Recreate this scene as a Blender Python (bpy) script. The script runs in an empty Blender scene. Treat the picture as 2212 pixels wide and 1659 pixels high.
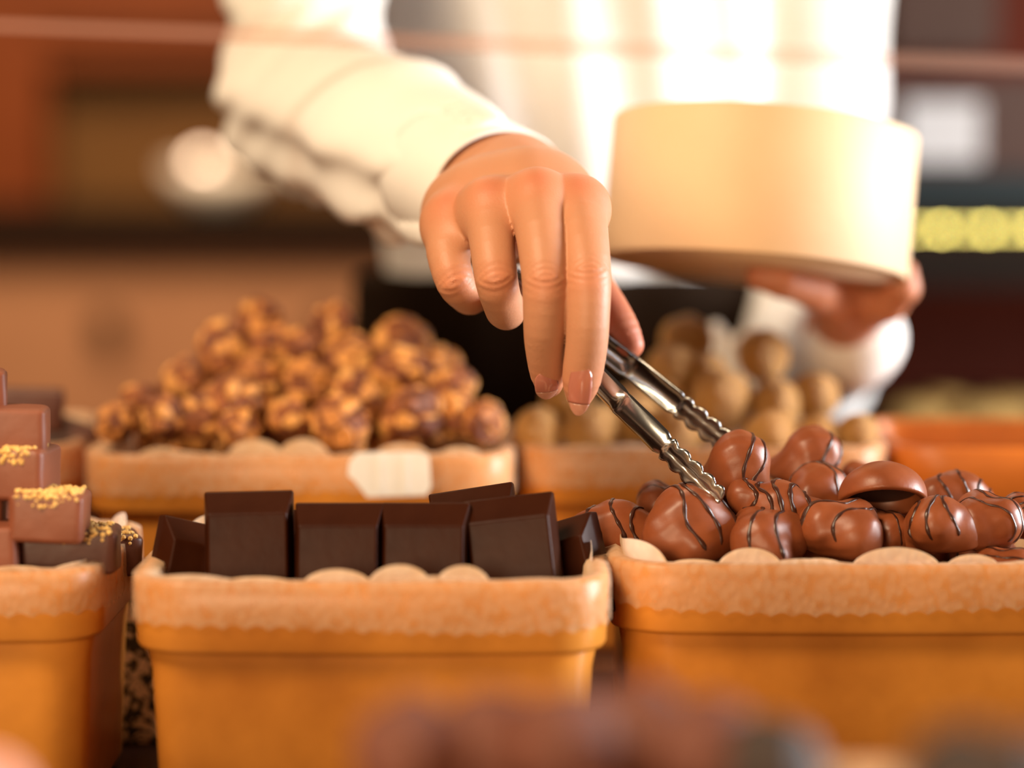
import bpy, bmesh, math, random
import numpy as np
from mathutils import Vector, Matrix, noise as mnoise
S = bpy.context.scene
COL = S.collection
random.seed(7); rng = np.random.default_rng(7)

# ---------------------------------------------------------------- camera, light, exposure
F = 5223.0; CZ = 1.171; PITCH = math.radians(5.25)
cam_d = bpy.data.cameras.new('camera'); cam = bpy.data.objects.new('camera', cam_d); COL.objects.link(cam)
cam.location = (0, 0, CZ); cam.rotation_euler = (math.pi/2 - PITCH, 0, 0)
cam_d.sensor_width = 36; cam_d.lens = 36*F/2212
cam_d.clip_start = .02
cam_d.dof.use_dof = True; cam_d.dof.focus_distance = .856; cam_d.dof.aperture_fstop = 2.9
S.camera = cam
RT = Vector((1,0,0)); FW = Vector((0, math.cos(PITCH), -math.sin(PITCH))); UP = Vector((0, math.sin(PITCH), math.cos(PITCH)))
def P(px, py, d):
    """world point at depth d (metres from the lens) for a measured photo position"""
    return Vector((0,0,CZ)) + RT*((px-1106)/F*d) + UP*((829.5-py)/F*d) + FW*d

S.view_settings.view_transform = 'Standard'; S.view_settings.look = 'None'
S.view_settings.gamma = 1; S.view_settings.use_curve_mapping = False
S.view_settings.exposure = 0.0

w = bpy.data.worlds.new('world'); S.world = w; w.use_nodes = True
w.node_tree.nodes['Background'].inputs[0].default_value = (1.0, .62, .38, 1)
w.node_tree.nodes['Background'].inputs[1].default_value = .08

def area(name, loc, target, size, power, col, sy=None):
    l = bpy.data.lights.new(name, 'AREA'); l.energy = power; l.color = col; l.size = size
    if sy: l.shape = 'RECTANGLE'; l.size_y = sy
    o = bpy.data.objects.new(name, l); COL.objects.link(o); o.location = loc
    o.rotation_euler = (Vector(target)-Vector(loc)).to_track_quat('-Z', 'Y').to_euler()
    return o
area('window_light', (1.45, 1.02, 1.34), (.12, 1.12, 1.17), .6, 58, (.96, .98, 1.0))
area('ceiling_lamp_light', (-.62, .25, 2.15), (0, .9, 1.05), .35, 24, (1.0, .76, .50))
area('back_fill_light', (-.5, 2.2, 2.5), (-.4, 3.5, 1.1), .8, 80, (1.0, .70, .42))  # unseen warm fill, added to brighten the back bar and cabinet
area('front_room_light', (-.42, -.62, 1.28), (.0, .9, 1.03), .4, 15, (1.0, .74, .46))

# ---------------------------------------------------------------- materials
def mat(name, col, rough=.5, metal=0., bump=0., bscale=80., var=0., vscale=6., sss=0., spec=.5, sssr=(1,.35,.18), trans=0., attr=None, acols=None, sheen=0, dark=.6, coat=0):
    m = bpy.data.materials.new(name); m.use_nodes = True; nt = m.node_tree; n = nt.nodes; L = nt.links
    b = n['Principled BSDF']; b.inputs['Base Color'].default_value = (*col, 1)
    b.inputs['Roughness'].default_value = rough; b.inputs['Metallic'].default_value = metal
    b.inputs['Specular IOR Level'].default_value = spec
    if coat: b.inputs['Coat Weight'].default_value = coat; b.inputs['Coat Roughness'].default_value = .15
    if sss:
        b.inputs['Subsurface Weight'].default_value = sss; b.inputs['Subsurface Radius'].default_value = sssr
        b.inputs['Subsurface Scale'].default_value = .0022
    if trans: b.inputs['Transmission Weight'].default_value = trans
    tc = n.new('ShaderNodeTexCoord')
    out = None
    if attr:
        a = n.new('ShaderNodeAttribute'); a.attribute_name = attr
        r = n.new('ShaderNodeValToRGB'); L.new(a.outputs['Fac'], r.inputs[0])
        els = r.color_ramp.elements
        for i, (p, c) in enumerate(acols):
            e = els[i] if i < 2 else els.new(p)
            e.position = p; e.color = (*c, 1)
        out = r.outputs[0]
    if var:
        t = n.new('ShaderNodeTexNoise'); t.inputs['Scale'].default_value = vscale; t.inputs['Detail'].default_value = 5
        L.new(tc.outputs['Object'], t.inputs['Vector'])
        mx = n.new('ShaderNodeMix'); mx.data_type = 'RGBA'; mx.blend_type = 'MULTIPLY'
        r = n.new('ShaderNodeValToRGB'); r.color_ramp.elements[0].position = .35; r.color_ramp.elements[1].position = .68
        k = 1-var
        r.color_ramp.elements[0].color = (k, k*dark/.6*(1-var*.35), k*(1-var*.6), 1); r.color_ramp.elements[1].color = (1,1,1,1)
        L.new(t.outputs['Fac'], r.inputs[0]); mx.inputs[0].default_value = 1
        if out: L.new(out, mx.inputs[6])
        else: mx.inputs[6].default_value = (*col, 1)
        L.new(r.outputs[0], mx.inputs[7]); out = mx.outputs[2]
    if out: L.new(out, b.inputs['Base Color'])
    if bump:
        t = n.new('ShaderNodeTexNoise'); t.inputs['Scale'].default_value = bscale; t.inputs['Detail'].default_value = 4
        L.new(tc.outputs['Object'], t.inputs['Vector'])
        bp = n.new('ShaderNodeBump'); bp.inputs['Strength'].default_value = bump; bp.inputs['Distance'].default_value = .001
        L.new(t.outputs['Fac'], bp.inputs['Height']); L.new(bp.outputs[0], b.inputs['Normal'])
    return m
def emis(name, col, s):
    m = bpy.data.materials.new(name); m.use_nodes = True; b = m.node_tree.nodes['Principled BSDF']
    b.inputs['Base Color'].default_value = (*col,1); b.inputs['Emission Color'].default_value = (*col,1); b.inputs['Emission Strength'].default_value = s
    return m

M_tray   = mat('golden_card', (.86,.34,.05), .33, bump=.25, bscale=60, var=.5, vscale=11)
M_tray2  = mat('orange_card', (.75,.22,.025), .42, bump=.2, bscale=60, var=.35, vscale=14)
M_milk   = mat('milk_chocolate', (.26,.070,.023), .40, bump=.15, bscale=200, var=.25, vscale=90, sss=.05, spec=.38)
M_driz   = mat('dark_chocolate_drizzle', (.045,.013,.007), .3)
M_dark   = mat('dark_chocolate', (.036,.0085,.0028), .38, spec=.09, bump=.1, bscale=150, var=.25, vscale=60)
M_cavshade = mat('hollow_shade', (.05,.015,.008), .6)  # shade inside the half shell, put into the colour
M_fore   = mat('cocoa_truffle', (.17,.05,.026), .6, bump=.3, bscale=100, var=.3, vscale=50)
M_fored  = mat('cocoa_dark_truffle', (.04,.022,.015), .6, bump=.3, bscale=100, var=.3, vscale=50)
M_nut    = mat('nut_and_chocolate', (.4,.2,.08), .38, bump=.35, bscale=300, attr='nut', acols=[(0,(.13,.032,.010)),(1,(.85,.44,.13)),(.35,(.36,.11,.03)),(.6,(.75,.31,.07))])
M_tan    = mat('caramel_nut_crumb', (1.0,.52,.15), .55, bump=.8, bscale=420, var=.3, vscale=160)
M_cube   = mat('caramel_chocolate_coat', (.25,.075,.036), .45, bump=.2, bscale=140, var=.2, vscale=50)
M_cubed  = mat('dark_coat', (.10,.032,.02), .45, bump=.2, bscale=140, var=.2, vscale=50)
M_crumb  = mat('yellow_crumb', (.95,.62,.20), .7, bump=.5, bscale=300, var=.3, vscale=200)
M_skin   = mat('skin', (.8,.45,.3), .50, bump=.12, bscale=1100, attr='red', acols=[(0,(.50,.225,.118)),(1,(.53,.135,.068)),(.5,(.53,.20,.10))], sss=.18, spec=.4)
M_nail   = mat('nail', (.42,.145,.095), .10, sss=.1, spec=.7, coat=.6)
M_nailtip= mat('nail_tip', (.50,.23,.15), .12, sss=.1, spec=.7, coat=.6)
M_shirt  = mat('cream_cotton', (.83,.785,.74), .85, bump=.12, bscale=900, var=.05, vscale=20)
M_shirtw = mat('white_cotton', (.92,.88,.84), .85, bump=.12, bscale=900)
M_apron  = mat('black_cloth', (.012,.006,.003), .95, bump=.1, bscale=700, spec=.05)
M_steel  = mat('steel', (.44,.45,.46), .2, metal=1, bump=.05, bscale=120)
M_box    = mat('pale_card_box', (.74,.50,.29), .6, bump=.08, bscale=200, var=.10, vscale=12)
M_white  = mat('white_paper', (.88,.86,.83), .6, var=.06, vscale=60)
M_porc   = mat('white_porcelain', (.9,.85,.8), .25)
M_wood   = mat('orange_wood', (.15,.034,.006), .5, spec=.15, bump=.1, bscale=20, var=.2, vscale=3)
M_woodd  = mat('red_brown_wood', (.10,.014,.004), .6, spec=.1, var=.3, vscale=4)
M_olive  = mat('olive_panel', (.11,.050,.013), .6, spec=.15, var=.2, vscale=3)
M_black  = mat('black_stone', (.012,.006,.003), .7, spec=.1)
M_tan2   = mat('tan_panel', (.33,.155,.075), .6, var=.12, vscale=5)
M_brown  = mat('brown_panel', (.09,.030,.010), .6, spec=.2)
M_grey   = mat('grey_brown_panel', (.075,.038,.027), .6, spec=.2, var=.1, vscale=6)
M_teal   = mat('dark_teal_metal', (.016,.022,.022), .5, spec=.2)
M_ctr    = mat('dark_wood_counter', (.055,.02,.01), .4, var=.2, vscale=8)
M_floor  = mat('floor_tile', (.12,.06,.035), .4)
M_wall   = mat('wall_paint', (.25,.10,.045), .7)
M_rimtr  = mat('rosy_edge', (.62,.36,.25), .3)
M_pastry = mat('pastry', (.55,.33,.09), .7, var=.4, vscale=40)
M_led    = emis('led', (1.0,.80,.20), 20)
M_glint   = emis('glint_glow', (1.0,.72,.50), 9)  # glow standing in for a glint on the back bar

def glass_mat():
    m = bpy.data.materials.new('clear_glass'); m.use_nodes = True; n = m.node_tree.nodes; L = m.node_tree.links
    t = n.new('ShaderNodeBsdfTransparent'); t.inputs[0].default_value = (.98,.98,.97,1)
    g = n.new('ShaderNodeBsdfGlossy'); g.inputs['Roughness'].default_value = .02
    mx = n.new('ShaderNodeMixShader'); mx.inputs[0].default_value = .03; L.new(t.outputs[0], mx.inputs[1]); L.new(g.outputs[0], mx.inputs[2])
    L.new(mx.outputs[0], n['Material Output'].inputs[0])
    return m
M_glass = glass_mat()
def trim_mat():
    m = bpy.data.materials.new('translucent_edge'); m.use_nodes = True; n = m.node_tree.nodes; L = m.node_tree.links
    b = n['Principled BSDF']; b.inputs['Base Color'].default_value = (.40,.22,.14,1); b.inputs['Roughness'].default_value = .5
    t = n.new('ShaderNodeBsdfTransparent'); t.inputs[0].default_value = (1,.93,.9,1)
    mx = n.new('ShaderNodeMixShader'); mx.inputs[0].default_value = .15
    L.new(t.outputs[0], mx.inputs[1]); L.new(b.outputs[0], mx.inputs[2]); L.new(mx.outputs[0], n['Material Output'].inputs[0])
    return m
M_trim = trim_mat()
def doily_mat():
    m = bpy.data.materials.new('embossed_paper'); m.use_nodes = True; n = m.node_tree.nodes; L = m.node_tree.links
    b = n['Principled BSDF']; b.inputs['Roughness'].default_value = .75
    uv = n.new('ShaderNodeUVMap'); uv.uv_map = 'uv'
    v = n.new('ShaderNodeTexVoronoi'); v.inputs['Scale'].default_value = 1.0; v.feature = 'SMOOTH_F1'
    mp = n.new('ShaderNodeMapping'); mp.inputs['Scale'].default_value = (400,300,1)
    L.new(uv.outputs[0], mp.inputs[0]); L.new(mp.outputs[0], v.inputs['Vector'])
    r = n.new('ShaderNodeValToRGB'); r.color_ramp.elements[0].position=.25; r.color_ramp.elements[1].position=.75
    r.color_ramp.elements[0].color=(.78,.56,.36,1); r.color_ramp.elements[1].color=(.72,.47,.26,1)
    L.new(v.outputs['Distance'], r.inputs[0]); L.new(r.outputs[0], b.inputs['Base Color'])
    bp = n.new('ShaderNodeBump'); bp.inputs['Strength'].default_value=.6; bp.inputs['Distance'].default_value=.0009; bp.invert = True
    L.new(v.outputs['Distance'], bp.inputs['Height']); L.new(bp.outputs[0], b.inputs['Normal'])
    tl = n.new('ShaderNodeBsdfTranslucent'); tl.inputs[0].default_value=(.9,.72,.6,1)
    m1 = n.new('ShaderNodeMixShader'); m1.inputs[0].default_value=.3
    L.new(b.outputs[0], m1.inputs[1]); L.new(tl.outputs[0], m1.inputs[2])
    # a glassine see-through paper; more see-through in the punched holes, none at the standing edge
    tr = n.new('ShaderNodeBsdfTransparent')
    a = n.new('ShaderNodeAttribute'); a.attribute_name='thin'
    mr = n.new('ShaderNodeMapRange'); mr.inputs[1].default_value=.45; mr.inputs[2].default_value=.75; mr.inputs[3].default_value=.58; mr.inputs[4].default_value=.78
    L.new(v.outputs['Distance'], mr.inputs[0])
    mu = n.new('ShaderNodeMath'); mu.operation='MULTIPLY'; L.new(a.outputs['Fac'], mu.inputs[0]); L.new(mr.outputs[0], mu.inputs[1])
    m2 = n.new('ShaderNodeMixShader'); L.new(mu.outputs[0], m2.inputs[0]); L.new(m1.outputs[0], m2.inputs[1]); L.new(tr.outputs[0], m2.inputs[2])
    L.new(m2.outputs[0], n['Material Output'].inputs[0])
    return m
M_doily = doily_mat()
def print_mat():
    m = bpy.data.materials.new('floral_print'); m.use_nodes = True; n = m.node_tree.nodes; L = m.node_tree.links
    b = n['Principled BSDF']; b.inputs['Roughness'].default_value=.4
    tc = n.new('ShaderNodeTexCoord'); t = n.new('ShaderNodeTexNoise'); t.inputs['Scale'].default_value=130; t.inputs['Detail'].default_value=3; t.inputs['Distortion'].default_value=2.2
    L.new(tc.outputs['Object'], t.inputs['Vector'])
    r = n.new('ShaderNodeValToRGB'); r.color_ramp.interpolation='LINEAR'
    e = r.color_ramp.elements; e[0].position=.47; e[0].color=(.02,.012,.008,1); e[1].position=.54; e[1].color=(.85,.66,.46,1)
    L.new(t.outputs['Fac'], r.inputs[0]); L.new(r.outputs[0], b.inputs['Base Color'])
    return m
M_print = print_mat()

# ---------------------------------------------------------------- helpers
def mesh_obj(name, V, Fc, m, parent=None, smooth=True, attrs=None, uv=None):
    me = bpy.data.meshes.new(name)
    me.from_pydata([tuple(map(float, v)) for v in V], [], [tuple(int(i) for i in f) for f in Fc]); me.update()
    if smooth: me.polygons.foreach_set('use_smooth', [True]*len(me.polygons))
    if attrs:
        for k, a in attrs.items():
            at = me.attributes.new(k, 'FLOAT', 'POINT'); at.data.foreach_set('value', np.asarray(a, dtype=np.float32))
    if uv is not None:
        l = me.uv_layers.new(name='uv'); idx = np.zeros(len(me.loops), dtype=np.int32); me.loops.foreach_get('vertex_index', idx)
        l.data.foreach_set('uv', np.asarray(uv, dtype=np.float32)[idx].ravel())
    o = bpy.data.objects.new(name, me); COL.objects.link(o)
    if m: me.materials.append(m)
    if parent: o.parent = parent
    return o
def bm_obj(name, bm, m, parent=None, smooth=False):
    me = bpy.data.meshes.new(name); bm.to_mesh(me); bm.free()
    if smooth: me.polygons.foreach_set('use_smooth', [True]*len(me.polygons))
    o = bpy.data.objects.new(name, me); COL.objects.link(o); me.materials.append(m)
    if parent: o.parent = parent
    return o
def thing(name, loc=(0,0,0), rot=(0,0,0)):
    o = bpy.data.objects.new(name, None); COL.objects.link(o); o.location = loc; o.rotation_euler = rot; o.empty_display_size=.01
    return o
def tag(o, label=None, cat=None, group=None, kind=None):
    if label: o['label'] = label
    if cat: o['category'] = cat
    if group: o['group'] = group
    if kind: o['kind'] = kind
    return o
def box(name, x0,x1,y0,y1,z0,z1, m, parent=None, bev=.0):
    bm = bmesh.new(); bmesh.ops.create_cube(bm, size=1)
    for v in bm.verts: v.co = Vector((x0+(v.co.x+.5)*(x1-x0), y0+(v.co.y+.5)*(y1-y0), z0+(v.co.z+.5)*(z1-z0)))
    if bev: bmesh.ops.bevel(bm, geom=bm.edges[:], offset=bev, segments=2, affect='EDGES')
    return bm_obj(name, bm, m, parent)
def lathe(name, prof, m, parent=None, n=48, mtx=None):
    V=[];Fc=[]
    for (r,z) in prof:
        for i in range(n):
            a=2*math.pi*i/n; V.append(Vector((r*math.cos(a), r*math.sin(a), z)))
    for j in range(len(prof)-1):
        for i in range(n):
            k=(i+1)%n; Fc.append((j*n+i, j*n+k, (j+1)*n+k, (j+1)*n+i))
    Fc.append(tuple(range(n-1,-1,-1))); Fc.append(tuple((len(prof)-1)*n+i for i in range(n)))
    if mtx: V=[mtx@v for v in V]
    return mesh_obj(name, V, Fc, m, parent)
def copy_tree(o, parent=None):
    c = o.copy(); COL.objects.link(c)
    if parent: c.parent = parent
    for ch in list(o.children): copy_tree(ch, c)
    return c

# surface nets on a numpy distance field
def snet(fn, lo, hi, h):
    lo = np.array(lo, dtype=np.float32); hi = np.array(hi, dtype=np.float32)
    n = np.ceil((hi-lo)/h).astype(int)+1
    X = (lo[0]+np.arange(n[0])*h).astype(np.float32)[:,None,None]; Y = (lo[1]+np.arange(n[1])*h).astype(np.float32)[None,:,None]; Z = (lo[2]+np.arange(n[2])*h).astype(np.float32)[None,None,:]
    f = np.ascontiguousarray(np.broadcast_to(fn(X, Y, Z), tuple(n))).astype(np.float32)
    s = f < 0
    cnt = np.zeros(tuple(n-1), dtype=np.int8)
    for a in (0,1):
        for b in (0,1):
            for c in (0,1): cnt += s[a:n[0]-1+a, b:n[1]-1+b, c:n[2]-1+c]
    act = (cnt>0)&(cnt<8); I = np.argwhere(act); idx = np.full(act.shape, -1, dtype=np.int64); idx[act] = np.arange(len(I))
    acc = np.zeros((len(I),3)); num = np.zeros(len(I))
    for ax in range(3):
        o1, o2 = [a for a in range(3) if a!=ax]
        for p in (0,1):
            for q in (0,1):
                A = I.copy(); A[:,o1]+=p; A[:,o2]+=q; B = A.copy(); B[:,ax]+=1
                fa = f[A[:,0],A[:,1],A[:,2]]; fb = f[B[:,0],B[:,1],B[:,2]]
                m = (fa<0)!=(fb<0); t = np.where(m, fa/np.where(m, fa-fb, 1), 0)
                pt = A.astype(float); pt[:,ax]+=t
                acc[m]+=pt[m]; num[m]+=1
    V = lo + acc/num[:,None]*h
    Q=[]
    for ax in range(3):
        o1, o2 = (ax+1)%3, (ax+2)%3
        sl=[slice(None)]*3; sl2=[slice(None)]*3
        sl[ax]=slice(0,n[ax]-1); sl2[ax]=slice(1,n[ax])
        ch = s[tuple(sl)]!=s[tuple(sl2)]; E = np.argwhere(ch)
        ok = (E[:,o1]>0)&(E[:,o2]>0)&(E[:,o1]<n[o1]-1)&(E[:,o2]<n[o2]-1); E=E[ok]
        def cell(d1,d2):
            C=E.copy(); C[:,o1]+=d1; C[:,o2]+=d2; return idx[C[:,0],C[:,1],C[:,2]]
        q = np.stack([cell(-1,-1),cell(0,-1),cell(0,0),cell(-1,0)],1)
        ins = s[E[:,0],E[:,1],E[:,2]]
        q[~ins] = q[~ins][:,::-1]; Q.append(q)
    return V, np.concatenate(Q)
def cone(X,Y,Z,a,b,r1,r2):
    a=np.array(a,dtype=np.float32); b=np.array(b,dtype=np.float32); ab=b-a; L2=float(ab@ab)
    px,py,pz = X-a[0],Y-a[1],Z-a[2]
    t = np.clip((px*ab[0]+py*ab[1]+pz*ab[2])/L2,0,1)
    return np.sqrt((px-t*ab[0])**2+(py-t*ab[1])**2+(pz-t*ab[2])**2) - (r1+(r2-r1)*t)
def smin(a,b,k):
    h=np.maximum(k-np.abs(a-b),0)/k
    return np.minimum(a,b)-h*h*k*.25
def smax(a,b,k): return -smin(-a,-b,k)
def wob(X,Y,Z,f,seed,n=5):
    r=np.random.default_rng(seed); s=0
    for i in range(n):
        k=r.normal(size=3); k/=np.linalg.norm(k); k*=f*r.uniform(.6,1.6)
        s=s+np.sin(k[0]*X+k[1]*Y+k[2]*Z+r.uniform(0,6.28))
    return s/n

# ---------------------------------------------------------------- room
ZR1 = CZ-.136      # rim height of the front rows
ZR2 = CZ-.120      # rim height of the back row
TH = .088
ZC = ZR1-TH        # counter top
tag(box('floor', -4,4,-2,5,-.05,0, M_floor), kind='structure')
tag(box('wall_back', -4,4,4.3,4.4,0,2.8, M_wall), kind='structure')

# serving counter with a low riser for the back row
ctr = tag(thing('serving_counter', (0,.8,0)), 'dark wooden serving counter under the rows of golden trays', 'counter')
def child_box(name,x0,x1,y0,y1,z0,z1,m,root,bev=0):
    l = root.location; return box(name,x0-l.x,x1-l.x,y0-l.y,y1-l.y,z0-l.z,z1-l.z,m,root,bev)
child_box('worktop',-.75,.75,.30,1.20,ZC-.03,ZC,M_ctr,ctr,.004)
child_box('base_panel',-.72,.72,.34,1.16,0,ZC-.03,M_ctr,ctr)
child_box('riser_step',-.75,.75,.972,1.19,ZC,ZC+.016,M_ctr,ctr,.002)

# far left: back bar with cabinet
bb = tag(thing('back_bar', (-.7,3.5,0)), 'tan-fronted back bar with black top and dark knobs on the left behind the trays', 'cabinet')
zz = lambda py,d: CZ-(py-350)*d/F
xx = lambda px,d: (px-1106)*d/F
child_box('body',-1.6,.35,3.52,4.1,0,zz(575,3.5),M_tan2,bb)
child_box('top_drawer_band',-1.6,.35,3.505,3.6,zz(575,3.5),zz(505,3.5),M_brown,bb)
child_box('worktop',-1.62,.37,3.46,4.12,zz(505,3.5),zz(447,3.5),M_black,bb,.003)
for px,py in ((232,705),(-250,705),(700,705)):
    k = lathe('knob', [(.006,0),(.006,.015),(.018,.02),(.022,.03),(.014,.04)], M_black, bb, 20, Matrix.Translation(Vector((xx(px,3.5),3.52,zz(py,3.5)))-bb.location)@Matrix.Rotation(math.pi/2,4,'X'))
wc = tag(thing('wall_cabinet', (-.6,3.75,0)), 'orange wooden cabinet with an olive glazed recess above the back bar on the left', 'cabinet')
z0=zz(447,3.5); z1=zz(-260,3.7)
child_box('back_panel',xx(120,3.75),xx(1300,3.75),3.78,3.80,z0,z1,M_olive,wc)
child_box('post',xx(-420,3.75),xx(118,3.75),3.70,4.0,z0,z1,M_wood,wc,.004)
child_box('post',xx(1300,3.75),xx(1420,3.75),3.70,4.0,z0,z1,M_wood,wc,.004)
child_box('rail',xx(118,3.75),xx(1300,3.75),3.70,4.0,zz(150,3.7),zz(88,3.7),M_wood,wc,.004)
child_box('rail',xx(118,3.75),xx(1300,3.75),3.68,4.0,zz(80,3.7),zz(15,3.7),M_wood,wc,.004)
child_box('rail',xx(118,3.75),xx(1300,3.75),3.72,4.0,zz(8,3.7),z1,M_wood,wc,.004)
# glowing globe added to mimic a glint, and bowl on the back bar
lp = tag(thing('glint_globe', (xx(418,3.6),3.6,zz(447,3.5))), 'small glowing globe added for a glint on the back bar left of the sleeve', 'glint')
lathe('glint_stand', [(.02,0),(.02,.006),(.004,.01),(.004,.045)], M_black, lp, 24)
bm=bmesh.new(); bmesh.ops.create_uvsphere(bm,u_segments=24,v_segments=16,radius=.013); bmesh.ops.translate(bm,vec=(0,0,.062),verts=bm.verts)
bm_obj('glint_ball', bm, M_glint, lp, True)
bw = lathe('bowl', [(.025,0),(.045,.006),(.068,.03),(.082,.062),(.078,.062),(.062,.03),(.03,.01),(.001,.008)], M_porc, None, 40)
bw.location=(xx(480,3.55),3.60,zz(447,3.5)); bw.location.y=3.55; tag(bw,'white porcelain bowl on the black back bar beside the glowing globe','bowl')
lp.location.y=3.72

# right: chilled display case
D=1.9
dc = tag(thing('display_case', (.5,D,0)), 'dark display case with a lit strip along its shelf on the right behind the box', 'display case')
xl=.10; xr=.95
child_box('cabinet_base',xl,xr,D,D+.5,0,zz(985,D),M_woodd,dc)
child_box('back_panel',xl,xr,D+.48,D+.5,zz(985,D),zz(-350,D),M_woodd,dc)
child_box('side_panel',xr,xr+.02,D,D+.5,0,zz(-350,D),M_woodd,dc)
child_box('side_panel',xl-.02,xl,D+.1,D+.5,0,zz(-350,D),M_woodd,dc)
child_box('front_panel',xl,xr,D+.02,D+.04,zz(372,D),zz(165,D),M_grey,dc,.003)
child_box('beam',xl,xr,D-.01,D+.05,zz(452,D),zz(372,D),M_teal,dc,.003)
child_box('shelf',xl,xr,D+.01,D+.46,zz(625,D),zz(545,D),M_black,dc,.003)
child_box('lamp_rail',xl,xr,D+.03,D+.05,zz(545,D),zz(452,D),M_black,dc)
child_box('vent_panel',xx(1915,D),xx(2160,D),D+.02,D+.06,zz(118,D),zz(-120,D),M_grey,dc,.004)
child_box('upper_panel',xl,xr,D+.06,D+.08,zz(165,D),zz(-350,D),M_woodd,dc)
child_box('lower_shelf',xl,xr,D+.005,D+.46,zz(990,D),zz(975,D),M_ctr,dc)
for i in range(20):
    px=1955+i*25+(6 if i%4 else -5)
    bm=bmesh.new(); bmesh.ops.create_icosphere(bm,subdivisions=2,radius=.0016*(1.0 if i%4 else 1.5))
    o=bm_obj('led', bm, M_led, dc, True); o.location=Vector((xx(px,D),D+.027,zz(497,D)))-dc.location
cd = box('price_card',-.03,.03,-.001,.001,-.024,.024,mat('dull_card',(.55,.50,.47),.7)); cd.location=(xx(2040,D),D+.0175,zz(285,D)); tag(cd,'blank-looking white card stuck on the grey panel of the display case','card')
for i,(px,py,r) in enumerate([(2010,930,.026),(2085,925,.030),(2160,935,.026),(2235,930,.028)]):
    bm=bmesh.new(); bmesh.ops.create_icosphere(bm,subdivisions=4,radius=r)
    for v in bm.verts:
        v.co.z*=.62; v.co*=1+.10*mnoise.noise(v.co*60+Vector((i*9,0,0))); v.co.z=max(v.co.z,-r*.5)
    o=bm_obj('bread_roll',bm,M_pastry,None,True); o.location=(xx(px,D),D+.08+.02*(i%2),zz(975,D)+r*.5+.001)
    tag(o,['yellowish bread roll on the low shelf, nearest the coated balls','larger yellowish bread roll on the low shelf, second from the left','yellowish bread roll on the low shelf, third from the left','yellowish bread roll at the photo edge on the low shelf'][i],'bread roll','bread rolls on the low shelf of the display case')

# glass guard
gg = tag(thing('glass_guard', (0,1.02,CZ)), 'clear glass guard pane with a rosy lower edge across the top of the photo', 'glass guard')
gl = P(-300,42,.95)-gg.location; gr_ = P(2500,150,1.15)-gg.location
def slab(name,a,b,h0,h1,th,m,parent):
    d=(b-a); nrm=Vector((-d.y,d.x,0)).normalized()*th/2; V=[]
    for z in (h0,h1):
        for p_,s_ in ((a,1),(b,1),(b,-1),(a,-1)): V.append(p_+nrm*s_+Vector((0,0,z)))
    return mesh_obj(name,V,[(3,2,1,0),(4,5,6,7),(0,1,5,4),(1,2,6,5),(2,3,7,6),(3,0,4,7)],m,parent,False)
slab('edge_trim',gl,gr_,-.004,.0035,.006,M_trim,gg)
slab('pane',gl,gr_,.0036,.30,.004,M_glass,gg)

# ---------------------------------------------------------------- trays
def plan(hw,hd,r,off,n=200):
    """rounded rectangle, evenly spaced, with outward normals; starts at the front centre, bulging a little"""
    segs=[]; hw+=off; hd+=off; r=max(r+off,.004)
    tot=4*(hw-r)+4*(hd-r)+2*math.pi*r; pts=[]; 
    for i in range(n):
        s=((i/n+.5)%1.0)*tot; x=0;y=-hd
        parts=[('l',hw-r,(1,0),(0,-hd)),('a',math.pi/2*r,-90,(hw-r,-(hd-r))),('l',2*(hd-r),(0,1),(hw,-(hd-r))),('a',math.pi/2*r,0,(hw-r,hd-r)),('l',2*(hw-r),(-1,0),(hw-r,hd)),('a',math.pi/2*r,90,(-(hw-r),hd-r)),('l',2*(hd-r),(0,-1),(-hw,hd-r)),('a',math.pi/2*r,180,(-(hw-r),-(hd-r))),('l',hw-r,(1,0),(-(hw-r),-hd))]
        for k,L,a,c in parts:
            if s<=L+1e-9:
                if k=='l': x,y=c[0]+a[0]*s,c[1]+a[1]*s; nx,ny=a[1],-a[0]
                else:
                    th=math.radians(a)+s/r; nx,ny=math.cos(th),math.sin(th); x,y=c[0]+r*nx,c[1]+r*ny
                break
            s-=L
        y -= .004*(1-(x/hw)**2)*(1 if y<0 else 0)   # bowed front
        pts.append((x,y,nx,ny,i/n*tot))
    return pts
def loft(name,hw,hd,r,prof,m,parent,closed_bottom=False,n=160):
    V=[];Fc=[]
    for off,z in prof:
        for (x,y,nx,ny,s) in plan(hw,hd,r,off,n): V.append((x,y,z))
    for j in range(len(prof)-1):
        for i in range(n):
            k=(i+1)%n; Fc.append((j*n+i,(j+1)*n+i,(j+1)*n+k,j*n+k))
    if closed_bottom: Fc.append(tuple((len(prof)-1)*n+i for i in range(n)))
    return mesh_obj(name,V,Fc,m,parent)
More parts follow.
